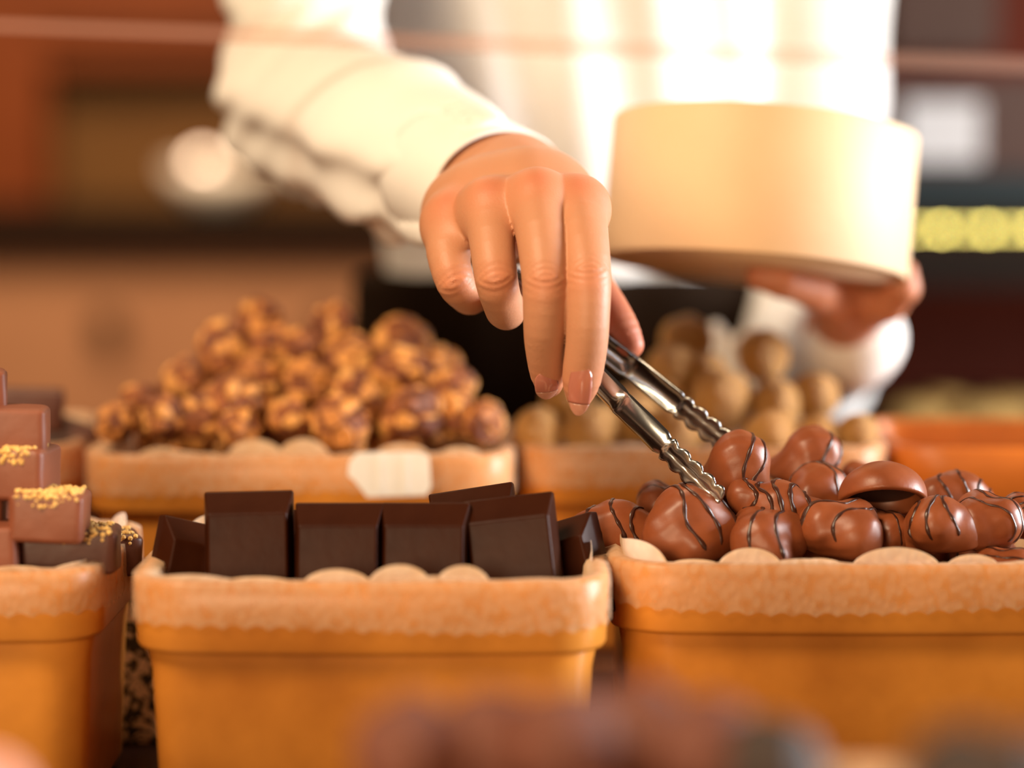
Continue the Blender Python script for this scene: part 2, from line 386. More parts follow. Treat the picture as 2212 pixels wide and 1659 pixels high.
def tray(cx,yf,hw,hd,zr,label,dlabel,petals=(),m=M_tray,doily=True,r=.03,seed=0,h=TH):
    cy=yf+hd
    t=tag(thing('serving_tray',(cx,cy,zr-h)),label,'tray','golden card trays on the counter')
    T=h
    # body: outside wall tapering down, bottom, inside wall
    loft('body',hw,hd,r,[(-.004,T-.001),(-.0035,T-.024),(-.005,T-.032),(-.0075,.004),(-.0095,0),(-.012,.0),(-.05,0.0)][:6],m,t,True)
    loft('inner_wall',hw,hd,r,[(-.0100,.006),(-.0062,T-.012),(-.0052,T-.0015)],m,t)
    bb_=loft('bottom',hw,hd,r,[(-.0100,.0061),(-.0102,.006)],m,t,True)
    loft('rim_band',hw,hd,r,[(-.005,T-.0012),(-.004,T),(-.0008,T),(.0004,T-.0012),(.0002,T-.010),(-.0002,T-.0225),(-.0012,T-.0242),(-.0036,T-.0245)],m,t)
    if not doily: return t
    n=420; rg=random.Random(seed); V=[];Fc=[];uv=[];thin=[]
    per=[p[4] for p in plan(hw,hd,r,0,n)]; 
    bumps=[(x,wd,hh) for x,wd,hh in petals]
    auto=[(rg.uniform(0,1),rg.uniform(.009,.013),rg.uniform(.003,.008)) for _ in range(14)]
    base=plan(hw,hd,r,0,n); tot=per[-1]
    def rise(i):
        x,y,nx,ny,s=base[i]; z=0.0
        if y<-hd*.45:
            for bx,wd,hh in bumps:
                q=(x-bx)/wd
                if abs(q)<1: z=max(z,hh*(1-q*q)**.6)
        else:
            for u,wd,hh in auto:
                q=(s-u*tot)/wd
                if abs(q)<1: z=max(z,hh*(1-q*q)**.6)
        return z
    rows=[('in',-.012,-.030),('in',-.0085,-.012),('in',-.0072,-.002),('top',-.0062,-.0002),('fold',-.003,.0005),('out',.0008,.0003),('out',.0011,-.003),('out',.0011,-.008),('edge',.0012,-.0155)]
    for k,(kind,off,z) in enumerate(rows):
        pl=plan(hw,hd,r,off,n)
        for i,(x,y,nx,ny,s) in enumerate(pl):
            zz_=z; o=.0
            wv=.0006*math.sin(s*90+seed)+.0005*math.sin(s*211+1)
            if kind=='edge': zz_+= .0016*abs(math.sin(per[i]*math.pi/.0075))-.0008+.0012*math.sin(s*33+seed)
            if kind in('out','edge'): o=.0002+.0002*math.sin(s*150+k)*(.5+.5*math.sin(s*31))
            if kind=='fold': zz_+=max(0,.0009*math.sin(s*70+seed)+.0007*math.sin(s*163+2*seed))
            V.append((x+nx*o,y+ny*o,T+zz_)); uv.append((per[i],zz_*1.0)); thin.append(1.0 if kind in('out','edge') else .0 if kind!='fold' else .35)
    nr=len(rows)
    for j in range(nr-1):
        for i in range(n):
            k=(i+1)%n; Fc.append((j*n+i,j*n+k,(j+1)*n+k,(j+1)*n+i))
    # standing scallops of the inner sheet
    b0=len(V)
    for lv,fr in enumerate((0,.5,.85,1.0)):
        pl=plan(hw,hd,r,-.0055-.0022*fr*fr+.003*(fr),n)
        for i,(x,y,nx,ny,s) in enumerate(pl):
            q=rise(i); V.append((x,y,T-.001+q*fr)); uv.append((per[i],.02+q*fr)); thin.append(0)
    for lv in range(3):
        for i in range(n):
            k=(i+1)%n
            if rise(i)>0 or rise(k)>0: Fc.append((b0+lv*n+i,b0+lv*n+k,b0+(lv+1)*n+k,b0+(lv+1)*n+i))
    d=mesh_obj('paper_doily',V,Fc,M_doily,None,True,{'thin':thin},uv); d.location=t.location
    tag(d,dlabel,'doily','lace paper liners folded over the tray rims')
    return t
def pet(cx,d,lst): # (px centre, px half width, px height)
    return [((px-1106)*d/F-cx, wp*d/F, hp*d/F) for px,wp,hp in lst]
TA=(-.0467,.778,.0785,.058); TB=(.121,.812,.0875,.066); TC=(-.2265,.797,.0875,.057)
TL=(-.0885,.985,.0885,.066); TR_=(.0805,1.01,.0785,.06); TFR=(.262,1.02,.098,.06); TFL=(-.27,1.0,.0885,.06)
tray(*TA,ZR1,'golden card tray in front holding the dark chocolate squares','lace paper liner of the tray with dark chocolate squares',pet(TA[0],.79,[(545,85,14),(725,78,32),(868,72,42),(1012,62,40),(340,40,12),(1180,60,10)]),r=.019,seed=1)
tray(*TB,ZR1,'wide golden card tray under the tong tips, full of drizzled chocolates','lace paper liner under the drizzled milk chocolates',pet(TB[0],.825,[(1352,66,50),(1605,72,40),(1935,100,42),(2110,60,26),(1480,60,14),(1760,60,18)]),r=.022,seed=2)
tray(*TC,ZR1,'golden card tray cut by the left photo edge, holding caramel cubes','lace paper liner of the tray with caramel cubes',pet(TC[0],.81,[(60,80,16),(200,70,18)]),r=.020,seed=3)
tray(*TL,ZR2,'golden card tray behind the dark chocolate squares, with a white tag','lace paper liner under the nut clusters',pet(TL[0],.99,[(330,55,22),(545,66,40),(655,60,42),(880,66,30),(1010,50,22),(430,50,10)]),r=.02,seed=4)
tray(*TR_,ZR2,'golden card tray behind the tongs holding the pale coated balls','lace paper liner under the pale coated balls',pet(TR_[0],1.02,[(1250,66,10),(1600,66,12),(1800,50,16)]),r=.02,seed=5)
tray(*TFR,ZR2-.001,'plain orange card tray without a liner at the right photo edge','',m=M_tray2,doily=False,r=.02,h=TH-.001)
tray(*TFL,ZR2+.002,'orange card tray half hidden behind the caramel cubes on the left','lace paper liner showing behind the caramel cubes',(),m=M_tray2,r=.02,seed=6,h=TH+.002)
# foreground
TF=(.036,.418,.062,.060); TG=(.160,.335,.055,.060); TH_=(-.165,.405,.062,.062)
tray(*TF,ZR1,'foreground tray at the bottom edge holding blurred brown truffles','lace paper liner at the bottom edge right of the brown truffles',(),r=.02,seed=8)
tray(*TG,ZR1,'foreground tray in the bottom right corner with dark truffles','lace paper liner in the bottom right corner',(),r=.02,seed=9)

tray(*TH_,ZR1,'foreground tray in the bottom left corner with pink bonbons','lace paper liner in the bottom left corner',(),r=.02,seed=12)
# white tag on left back tray
tg=[]; 
tt=tag(thing('paper_tag',P(843,1022,.972)),'blank white paper tag hung on the rim of the nut cluster tray','tag')
out=[(-88,-25),(-70,-44),(60,-46),(84,-36),(88,30),(78,48),(-50,52),(-62,36),(-78,16),(-92,4)]
V=[];k=.975/F
for y in (-.0004,.0004):
    for a,b in out: V.append((a*k,y,-b*k))
n=len(out); Fc=[tuple(range(n)),tuple(range(2*n-1,n-1,-1))]+[((i+1)%n,i,n+i,n+(i+1)%n) for i in range(n)]
mesh_obj('tag_sheet',V,Fc,M_white,tt,False)
for xk in (-20,35): box('tag_fold',(xk-3)*k,(xk+3)*k,-.0009,-.0004,-.0075,.0075,M_white,tt)

# printed tin between trays
tn=tag(thing('printed_tin',(xx(300,.93),.936,ZC)),'narrow dark tin with cream floral print in the gap between two front trays','tin')
box('tin_body',-.03,.03,-.02,.02,0,.058,M_print,tn,.003); box('tin_lid',-.031,.031,-.021,.021,.0585,.066,M_black,tn,.002)

# ---------------------------------------------------------------- milk chocolates with drizzle
def sdf_blob(balls,k=.0035):
    def f(X,Y,Z):
        s=None
        for (x,y,z,r,sz) in balls:
            q=np.sqrt((X-x)**2+(Y-y)**2+((Z-z)/sz)**2)-r
            s=q if s is None else smin(s,q,k)
        return smax(s+.0013*wob(X,Y,Z,260,int(abs(balls[0][0])*3000)+len(balls))+.0005*wob(X,Y,Z,520,3)+.0003*wob(X,Y,Z,1000,5), -(Z+.0085), .002)
    return f
def drizzle(f,stripes,rad=.00062,tilt=0.,zc=0.0,amp=.002,sd=1):
    V=[];Fc=[]; rg=random.Random(sd)
    for (x0,ang) in stripes:
        pts=[]; ph=rg.uniform(0,6); 
        for i in range(49):
            th=math.radians(-105+210*i/48)
            # plane through x=x0, turned by ang about z
            off=x0+amp*math.sin(th*2.2+ph)
            dy=math.sin(th); dz=math.cos(th)
            ca,sa=math.cos(ang),math.sin(ang)
            dirv=np.array([-sa*dy, ca*dy, dz]); org=np.array([ca*off, sa*off, zc])
            t=.03
            for _ in range(60):
                p=org+dirv*t; dd=float(f(p[0],p[1],p[2]))
                if dd<.00003: break
                t-=max(dd*.7,.00002)
                if t<.001: break
            if t<.002: continue
            pts.append((Vector(p),Vector(dirv)))
        if len(pts)<6: continue
        base=len(V); m=6
        for i,(p,dv_) in enumerate(pts):
            a=pts[max(0,i-1)][0]; b=pts[min(len(pts)-1,i+1)][0]; tn_=(b-a)
            if tn_.length<1e-7: tn_=Vector((0,1,0))
            tn_.normalize(); u=tn_.cross(dv_).normalized(); v=u.cross(tn_)*.42
            rr=rad*(.75+.45*math.sin(i*.5+ph)**2)*(.3 if i in(0,len(pts)-1) else 1)
            for j in range(m):
                g=2*math.pi*j/m; V.append(p+(u*math.cos(g)+v*math.sin(g))*rr)
        for i in range(len(pts)-1):
            for j in range(m):
                k=(j+1)%m; Fc.append((base+i*m+j,base+i*m+k,base+(i+1)*m+k,base+(i+1)*m+j))
    return V,Fc
variants=[
 ([(-.006,0,-.001,.008,1),(.006,.001,-.001,.0078,1),(0,-.005,.002,.0075,1),(.001,.005,0,.008,1)], [(-.006,.2),(.0005,-.1),(.006,.15)]),
 ([(0,.001,.001,.0100,.95),(-.0065,-.003,-.002,.0066,1),(.0065,-.0025,-.003,.0070,1),(.0005,-.006,-.004,.0070,1)], [(-.004,.35),(.001,.25),(.007,.3)]),
 ([(-.007,0,-.002,.0072,1),(.0,.001,.001,.0082,1),(.0075,0,-.0025,.0068,1)], [(-.008,0),(-.002,.15),(.0045,-.1),(.009,.1)]),
 ([(0,0,.002,.0098,1.15),(0,.003,-.005,.0115,.8)], [(.001,.1),(.006,-.2)]),
 ([(-.004,-.003,0,.0085,1),(.005,-.002,.0005,.008,1),(0,.005,.0015,.0085,1),(-.001,-.006,-.004,.007,1)], [(-.003,-.5),(.004,-.45)]),
 ([(-.009,0,0,.005,1),(0,0,.001,.0062,1),(.009,.0,0,.0052,1),(0,-.004,-.004,.007,1)], [(-.008,.1),(-.0045,.2),(-.001,.1),(.003,.2),(.007,.1)]),
]
milk_src=[]
for vi,(balls,st) in enumerate(variants):
    f=sdf_blob(balls); V,Q=snet(f,(-.022,-.020,-.0145),(.022,.020,.02),.0007 if vi<6 else .001)
    me=mesh_obj('drizzled_chocolate',V,Q,M_milk)
    dv,df=drizzle(f,st,sd=vi); dz=mesh_obj('drizzle',dv,df,M_driz,me)
    milk_src.append(me)
# hollow half shell
def fshell(X,Y,Z):
    a=np.sqrt(X**2+(Y/.95)**2+(Z/.85)**2)-.0145; b=np.sqrt(X**2+(Y/.95)**2+(Z/.85)**2)-.0122
    return smax(smax(a,-b,.0006)+.0003*wob(X,Y,Z,500,8),-(Z+.0015),.0008)
V,Q=snet(fshell,(-.017,-.017,-.004),(.017,.017,.015),.0006)
shell=mesh_obj('drizzled_chocolate',V,Q,M_milk); 
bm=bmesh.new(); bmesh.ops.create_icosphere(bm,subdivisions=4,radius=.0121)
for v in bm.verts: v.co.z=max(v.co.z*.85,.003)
bm_obj('shade_plug',bm,M_cavshade,shell,True)  # dark plug that paints the shade in the hollow
dv,df=drizzle(lambda x,y,z: float(fshell(x,y,z)),[(-.006,.4),(.007,.3)],sd=9); 
milk_src.append(shell)
used=set()
def place(srcs,vi,loc,sc,rot,label,cat,group):
    s=srcs[vi]
    key=s.name
    if key not in used: used.add(key); o=s
    else: o=copy_tree(s)
    o.location=loc; o.scale=(sc,)*3 if not hasattr(sc,'__len__') else sc; o.rotation_euler=rot; tag(o,label,cat,group); return o
R=math.radians
MC=[ # px,py,d,variant,scale,rot,label
 (1335,1146,.862,2,1.25,(.1,.1,.15),'low drizzled chocolate at the left end of the tray, behind the first paper scallop'),
 (1488,1132,.853,1,1.32,(.15,-.1,.2),'big round drizzled chocolate left of the near tong tip'),
 (1432,1090,.885,0,.85,(.3,.2,1.0),'small lump of drizzled chocolate peeping behind the big round one'),
 (1592,1018,.872,3,1.12,(.05,.15,.1),'domed drizzled chocolate gripped between the tong tips'),
 (1680,1096,.858,5,1.42,(.35,.30,-.15),'ridged chocolate with many dark stripes right of the near tong tip'),
 (1655,1166,.848,4,1.18,(0,0,.4),'smooth lumpy chocolate in front of the striped ridged one'),
 (1745,1003,.905,3,1.12,(0,.35,.3),'tall chocolate at the peak of the pile with a single drip line'),
 (1768,1072,.885,1,1.15,(.1,.2,.8),'chocolate with thin lines directly below the peak of the pile'),
 (1907,1078,.864,6,1.10,(-.50,.06,.1),'hollow half-shell chocolate with its dark inside showing'),
 (1815,1146,.850,0,1.2,(.1,0,2.2),'plain lumpy chocolate left of and below the hollow half-shell'),
 (1914,1152,.862,4,.85,(0,0,1.2),'small chocolate in the shade under the hollow half-shell'),
 (2025,1142,.850,1,1.08,(0,.1,2.7),'shiny rounded chocolate right of the hollow half-shell in the front row'),
 (2072,1078,.890,2,1.18,(.1,.25,.3),'wavy drizzled chocolate at the back, highest on the right side'),
 (2135,1130,.858,0,1.15,(.2,.1,.7),'oval chocolate at the front, second from the right photo edge'),
 (2200,1112,.868,5,1.05,(0,.1,1.9),'drizzled chocolate cut by the right photo edge'),
 (1868,1040,.925,4,.70,(.2,0,2.0),'little dark-looking chocolate far back left of the hollow half-shell'),
 (1560,1100,.890,0,1.0,(.2,.2,.4),'shaded chocolate tucked behind the near tong tip'),
 (1960,1120,.895,2,1.0,(0,0,1.1),'shaded chocolate behind the right end of the hollow half-shell'),
]
vis=[]
for px,py,d,vi,sc,rot,lb in MC:
    p=P(px,py,d); place(milk_src,vi,p,sc,rot,lb,'chocolate','drizzled milk chocolates in the right tray'); vis.append((p,.0115*sc))
def fill(cx,cy,hw,hd,zr,vis,r,put,maxn=60,z0=-.028,step=1.85):
    """pieces lying under the ones in view: layered grid inside the tray and under the pile"""
    items=list(vis); cnt=0
    k=0; z=zr+z0
    while z<zr+.08 and cnt<maxn:
        ny=int(2*hd/(r*step))+1; nx=int(2*hw/(r*step))+1
        for a in range(nx):
            for b in range(ny):
                x=cx-hw+(a+.5+.25*(k%2))*2*hw/nx; y=cy-hd+(b+.5+.25*(k%2))*2*hd/ny
                x+=random.uniform(-.15,.15)*r; y+=random.uniform(-.15,.15)*r
                if abs(x-cx)>hw-r*1.0 or abs(y-cy)>hd-r*1.0 or (abs(x-cx)>hw-r*1.9 and abs(y-cy)>hd-r*1.9): continue
                p=Vector((x,y,z))
                if z>zr-.006 and not any((q.z>z+rr*.9 and (Vector((q.x,q.y))-Vector((x,y))).length<r*1.1) for q,rr in vis): continue
                if any((q-p).length<(rr+r)*.84 for q,rr in items): continue
                put(p,cnt); items.append((p,r)); cnt+=1
        z+=r*1.6; k+=1
fl_m='milk chocolate lying deeper in the pile of the right tray'
fill(TB[0],TB[1]+TB[3],TB[2]-.008,TB[3]-.008,ZR1,vis,.0125,lambda p,i:place(milk_src,[0,1,4,2][i%4],p,1.1,(0,0,i*1.3),fl_m,'chocolate','milk chocolates lying deeper in the right tray'))

# ---------------------------------------------------------------- nut clusters
nut_src=[]
for vi in range(4):
    bm=bmesh.new(); bmesh.ops.create_icosphere(bm,subdivisions=6,radius=1)
    rg=random.Random(vi+3); seeds=[]
    for _ in range(36):
        v=Vector((rg.gauss(0,1),rg.gauss(0,1),rg.gauss(0,1))).normalized(); seeds.append((v,rg.random()))
    el=(1+.12*vi*.5,1-.05*vi,1-.04*vi); att=[]
    for v in bm.verts:
        n0=v.co.normalized(); ds=sorted(((n0-s).length,c) for s,c in seeds)[:2]
        gap=ds[1][0]-ds[0][0]; lift=min(gap,.16)/.16
        rad=1+.20*(lift**.6-.5)*(.4+ds[0][1])+.17*mnoise.noise(n0*1.9+Vector((vi*7,0,0)))
        v.co=Vector((n0.x*el[0],n0.y*el[1],n0.z*el[2]))*rad
        a=ds[0][1]*.9*min(1,lift*1.4)+.15*mnoise.noise(n0*9); att.append(max(0,min(1,a)))
    me=bpy.data.meshes.new('nut_cluster'); bm.to_mesh(me); bm.free()
    me.polygons.foreach_set('use_smooth',[True]*len(me.polygons))
    at=me.attributes.new('nut','FLOAT','POINT'); at.data.foreach_set('value',att); me.materials.append(M_nut)
    o=bpy.data.objects.new('nut_cluster',me); COL.objects.link(o); nut_src.append(o)
NC=[(220,660,78),(330,580,88),(430,640,86),(515,480,88),(600,650,108),(745,570,112),(870,480,98),(700,350,108),(862,190,84),(915,330,100),(1035,330,86),(1190,250,105),(1090,490,100),(1000,640,82),(1280,380,110),(1320,560,105),(1235,665,112),(1520,310,112),(1500,440,110),(1560,640,126),(1660,430,105),(1745,500,86),(1750,620,92),(1890,660,90),(770,690,80)]
nl=['at the far left foot of the nut heap','second from the left foot of the nut heap','low in the nut heap, third from its left foot','halfway up the left slope of the nut heap','large, at the front foot below the left slope','large and craggy in the left middle of the nut heap','long, rising in the middle left of the nut heap','dark, on the upper left shoulder of the nut heap','yellowish, the topmost of the nut heap','bright-flecked, just under the topmost one','in the shade right of the bright-flecked one','on the upper middle of the heap, right of the topmost','in the very middle of the nut heap','small, at the front foot behind two paper scallops','pale-flecked, right of centre in the upper heap','pale, right of centre just above the front foot','pale craggy one at the front foot left of the white tag','highest on the right shoulder of the nut heap','reddish, under the right shoulder of the nut heap','big round one at the front foot above the white tag','on the upper right slope of the nut heap','small, halfway down the right slope','orange-flecked at the front foot, second from the right end','last one at the right foot of the nut heap','low, behind the left paper scallop of the middle']
nvis=[]
for i,(cx,cy,r) in enumerate(NC):
    px=150+cx/2.107; py=600+cy/2.107; dep=1.012+.075*max(0,(660-cy))/470+.008*math.sin(i*2.3)
    rr=r/2.107*dep/F*1.13; p=P(px,py,dep)
    place(nut_src,i%4,p,rr,(i*1.1,i*.7,i*2.1),'chopped-nut chocolate cluster '+nl[i],'nut cluster','nut clusters heaped in the left back tray'); nvis.append((p,rr))
fill(TL[0],TL[1]+TL[3]+.0,TL[2]-.008,TL[3]-.008,ZR2,nvis,.0175,lambda p,i:place(nut_src,i%4,p,.0178,(i,i*2,i*3),'nut cluster buried inside the left back heap','nut cluster','nut clusters buried in the left back heap'),50)

# ---------------------------------------------------------------- pale coated balls
tan_src=[]
for vi in range(3):
    bm=bmesh.new(); bmesh.ops.create_icosphere(bm,subdivisions=6,radius=1)
    for v in bm.verts:
        n0=v.co.normalized(); v.co=n0*(1+.06*mnoise.noise(n0*2.2+Vector((vi*5,1,0)))+.035*mnoise.noise(n0*11)+.02*mnoise.noise(n0*24))
    me=bpy.data.meshes.new('coated_ball'); bm.to_mesh(me); bm.free(); me.polygons.foreach_set('use_smooth',[True]*len(me.polygons)); me.materials.append(M_tan)
    o=bpy.data.objects.new('coated_ball',me); COL.objects.link(o); tan_src.append(o)
BC=[(280,730,135,'at the far left foot of the pale heap'),(560,720,150,'at the front foot, second from the left'),(430,560,135,'directly under the long fingernails'),(1065,235,135,'on the top left of the pale heap'),(990,400,140,'left of centre, under the top left one'),(1255,560,168,'large one in the centre, right of the far tong arm'),(1165,420,120,'behind the large centre ball'),(1470,310,138,'on the top right peak of the pale heap'),(1545,570,132,'right of the large centre ball'),(1520,760,150,'at the front foot, under the centre right'),(1745,530,125,'on the upper right slope of the pale heap'),(1765,750,118,'at the front foot, second from the right end'),(1975,730,108,'last one at the right foot of the pale heap'),(1010,740,150,'at the front foot behind the two tong arms'),(790,650,140,'seen between the fingertip and the near tong arm'),(960,560,110,'seen between the two tong arms')]
bvis=[]
for i,(cx,cy,r,lb) in enumerate(BC):
    px=1050+cx/2.458; py=640+cy/2.458; dep=1.035+.065*max(0,(730-cy))/500
    rr=r/2.458*dep/F*1.0; p=P(px,py,dep)
    place(tan_src,i%3,p,(rr,rr,rr*1.04),(i*.8,i*.5,i*1.7),'pale crumb-coated ball '+lb,'coated ball','pale coated balls heaped in the right back tray'); bvis.append((p,rr))
fill(TR_[0],TR_[1]+TR_[3],TR_[2]-.008,TR_[3]-.008,ZR2,bvis,.0185,lambda p,i:place(tan_src,i%3,p,.0188,(i,i*2,i*3),'pale coated ball buried inside the right back heap','coated ball','pale coated balls buried in the right back heap'),40)

# ---------------------------------------------------------------- dark chocolate squares
def square_mesh():
    bm=bmesh.new(); hw,hh,t=.0152,.0178,.0068; c=.0052
    # back face big, front face (towards -y) smaller: moulded chamfers
    b=[bm.verts.new(v) for v in [(-hw,t,-hh),(hw,t,-hh),(hw,t,hh),(-hw,t,hh)]]
    m_=[bm.verts.new(v) for v in [(-hw,t*.2,-hh),(hw,t*.2,-hh),(hw,t*.2,hh),(-hw,t*.2,hh)]]
    f=[bm.verts.new(v) for v in [(-hw+c*.35,-t,-hh+c),(hw-c*.35,-t,-hh+c),(hw-c*.35,-t,hh-c*1.6),(-hw+c*.35,-t,hh-c*1.6)]]
    bm.faces.new(b[::-1]); bm.faces.new(f)
    for i in range(4):
        k=(i+1)%4; bm.faces.new([b[i],b[k],m_[k],m_[i]]); bm.faces.new([m_[i],m_[k],f[k],f[i]])
    bmesh.ops.recalc_face_normals(bm,faces=bm.faces[:])
    bmesh.ops.bevel(bm,geom=bm.edges[:],offset=.0009,segments=3,affect='EDGES',profile=.6)
    return bm
sq=bm_obj('chocolate_square',square_mesh(),M_dark,None,True)
mod=sq.modifiers.new('wn','WEIGHTED_NORMAL')
DS=[(538,1152,.825,(-.22,-.02,.04),'first of the four front squares from the left, standing tallest',1.0),
 (732,1178,.822,(-.20,0,0),'second of the four front squares from the left',1.0),
 (918,1178,.822,(-.20,.0,-.03),'third of the four front squares from the left',1.0),
 (1108,1166,.825,(-.22,-.13,-.08),'fourth of the four front squares, tilted to the right',1.03),
 (425,1220,.836,(-.15,.28,.5),'turned sideways at the left end of the row',1.0),
 (1215,1215,.842,(-.15,-.33,-.45),'turned sideways at the right end of the row',1.0),
 (1030,1140,.852,(-.25,-.16,-.05),'peeping up behind the third and fourth squares',1.0),
 (640,1190,.850,(-.2,.05,.0),'hidden low behind the first two squares',1.0),
 (830,1190,.850,(-.2,.0,.0),'hidden low behind the second and third squares',1.0)]
used.add('x')
for i,(px,py,d,rot,lb,sc) in enumerate(DS):
    o=sq if i==0 else copy_tree(sq)
    o.location=P(px,py+20,d); o.rotation_euler=rot; o.scale=(sc,)*3
    tag(o,'chocolate square '+lb,'chocolate square','dark chocolate squares in the front tray')
dvis=[(o_.location,.017) for o_ in COL.objects if o_.name.startswith('chocolate_square')]
k=0
for zz0 in (ZR1-.060,ZR1-.044):
    for a in range(4):
        for b in range(3):
            o=copy_tree(sq); o.location=(TA[0]-.048+a*.032,.81+b*.033,zz0+.0); o.rotation_euler=(R(-90),0,0); o.scale=(.98,)*3
            tag(o,'dark chocolate square lying flat at the bottom of the front tray','chocolate square','dark chocolate squares lying flat under the standing ones')

# ---------------------------------------------------------------- caramel cubes with crumbs
def cube_src(m,seed,dims,crumbs):
    rg=random.Random(seed); bm=bmesh.new(); bmesh.ops.create_cube(bm,size=2)
    bmesh.ops.bevel(bm,geom=bm.edges[:],offset=.28,segments=4,affect='EDGES',profile=.6)
    bmesh.ops.subdivide_edges(bm,edges=bm.edges[:],cuts=1,use_grid_fill=True)
    for v in bm.verts:
        v.co*=1+.05*mnoise.noise(v.co*1.7+Vector((seed,0,0))); v.co=Vector((v.co.x*dims[0],v.co.y*dims[1],v.co.z*dims[2]))
    o=bm_obj('caramel_cube',bm,m,None,True)
    if crumbs:
        bm=bmesh.new()
        for _ in range(420):
            x=rg.gauss(0,.45)*dims[0]; y=rg.uniform(-.8,.8)*dims[1]
            if abs(x)>dims[0]*.85: continue
            z=dims[2]*(1.0+.04*rg.random()); s=rg.uniform(.0004,.0011)
            if rg.random()<.35: y=-dims[1]*(.82+.2*rg.random()); z=dims[2]*(.95-.45*rg.random()**1.5)
            bmesh.ops.create_icosphere(bm,subdivisions=1,radius=s,matrix=Matrix.Translation((x,y,z))@Matrix.Rotation(rg.random()*3,4,'X'))
        tag(bm_obj('crumb_topping',bm,M_crumb,o,False),kind='stuff')
    return o
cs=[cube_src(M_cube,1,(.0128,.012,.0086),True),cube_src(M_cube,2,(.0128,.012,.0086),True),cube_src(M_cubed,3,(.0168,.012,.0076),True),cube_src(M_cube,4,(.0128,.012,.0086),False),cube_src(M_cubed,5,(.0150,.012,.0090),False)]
CC=[(24,930,.832,3,(0,.03,.1),1.0,'rosy brown caramel cube, second from the top of the stack at the left edge'),
 (30,1018,.830,0,(0,.02,-.1),1.05,'crumb-topped brown caramel cube in the middle of the stack at the left edge'),
 (108,1112,.822,1,(0,.05,.05),.98,'caramel cube with the brightest yellow crumbs, right of the stack'),
 (-42,1185,.822,3,(0,0,.1),1.05,'rosy caramel cube at the left photo edge in the front row'),
 (152,1186,.832,2,(0,.0,.1),1.0,'dark long cube with pale crumbs on its right end, under the bright-crumbed one'),
 (-66,850,.84,3,(0,0,.2),1.0,'topmost caramel cube, only its corner in the photo'),
 (-60,1100,.838,1,(0,.0,0),1.0,'caramel cube mostly outside the left photo edge'),
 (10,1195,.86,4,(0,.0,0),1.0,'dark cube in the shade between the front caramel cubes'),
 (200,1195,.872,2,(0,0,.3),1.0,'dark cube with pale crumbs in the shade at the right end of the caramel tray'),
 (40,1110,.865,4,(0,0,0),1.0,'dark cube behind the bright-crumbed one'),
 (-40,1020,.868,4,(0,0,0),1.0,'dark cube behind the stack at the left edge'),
]
def place_c(vi,loc,sc,rot,lb,g): return place(cs,vi,loc,sc,rot,lb,'caramel cube',g)
for px,py,d,vi,rot,sc,lb in CC: place_c(vi,P(px,py,d),sc,rot,lb,'caramel cubes in the left tray')
for a in range(5):
    for b in range(3):
        for c in range(2):
            place_c(3,Vector((TC[0]-.056+a*.028,.832+b*.027,ZR1-.062+c*.0185+.0185)),1.0,(0,0,0),'caramel cube lying flat at the bottom of the left tray','caramel cubes at the bottom of the left tray')
# dark bars in the far left tray
for i,(px,py,d,vi,rot,lb) in enumerate([(60,885,1.03,4,(0,.05,.2),'dark cake piece standing behind the caramel stack'),(125,945,1.04,4,(0,.35,.1),'dark cake piece sloping down towards the nut heap'),(20,960,1.05,4,(0,0,0),'dark cake piece behind the middle of the caramel stack'),(75,965,1.06,4,(0,0,.3),'dark cake piece low in the far left tray'),(-40,950,1.04,4,(0,0,.3),'dark cake piece outside the left photo edge')]):
    o=copy_tree(cs[4]); o.name='cake_piece'; o.location=P(px,py,d); o.rotation_euler=rot; o.scale=(1,)*3; tag(o,lb,'cake piece','dark cake pieces in the far left tray')
for a in range(4):
    for b in range(2):
        o=copy_tree(cs[4]); o.name='cake_piece'; o.location=(TFL[0]-.05+a*.034,1.04+b*.03,ZR2-.022); o.scale=(1,)*3; o.rotation_euler=(0,0,0); tag(o,'dark cake piece lying at the bottom of the far left tray','cake piece','dark cake pieces at the bottom of the far left tray')

# ---------------------------------------------------------------- foreground truffles
def truf(m,seed,nm):
    bm=bmesh.new(); bmesh.ops.create_icosphere(bm,subdivisions=4,radius=1)
    for v in bm.verts:
        n0=v.co.normalized(); v.co=n0*(1+.10*mnoise.noise(n0*1.8+Vector((seed,0,0)))+.05*mnoise.noise(n0*5))
    return bm_obj(nm,bm,m,None,True)
t1=truf(M_fore,1,'cocoa_truffle'); t2=truf(M_fored,2,'dark_truffle')
FT=[(890,1640,.525,'leftmost of the blurred brown truffles at the bottom'),(1065,1620,.53,'second blurred brown truffle from the left'),(1220,1625,.52,'third blurred brown truffle from the left, low'),(1375,1600,.53,'highest blurred brown truffle, in the middle'),(1530,1640,.525,'fifth blurred brown truffle from the left')]
fv=[]
for i,(px,py,d,lb) in enumerate(FT):
    o=t1 if i==0 else copy_tree(t1); o.location=P(px,py-5,d+.008); o.scale=(.0135,)*3; o.rotation_euler=(i,i*2,i); tag(o,lb,'truffle','brown truffles in the foreground tray'); fv.append((o.location,.0118))
for i,(px,py,d,lb) in enumerate([(1665,1665,.525,'dark blurred truffle at the right end of the brown ones'),(2080,1700,.46,'dark blurred truffle in the bottom right corner, left one'),(2190,1715,.45,'dark blurred truffle in the bottom right corner, cut by the edge')]):
    o=t2 if i==0 else copy_tree(t2); o.location=P(px,py,d); o.scale=(.0118,)*3; o.rotation_euler=(i,i*2,i); tag(o,lb,'truffle','dark truffles in the foreground'); fv.append((o.location,.0118))
def pt(p,i):
    o=copy_tree(t1); o.location=p; o.scale=(.0118,)*3; tag(o,'brown truffle lying deeper in the foreground tray','truffle','brown truffles lying deeper in the foreground tray')
fill(TF[0],TF[1]+TF[3],TF[2]-.008,TF[3]-.008,ZR1,fv,.0122,pt,40)

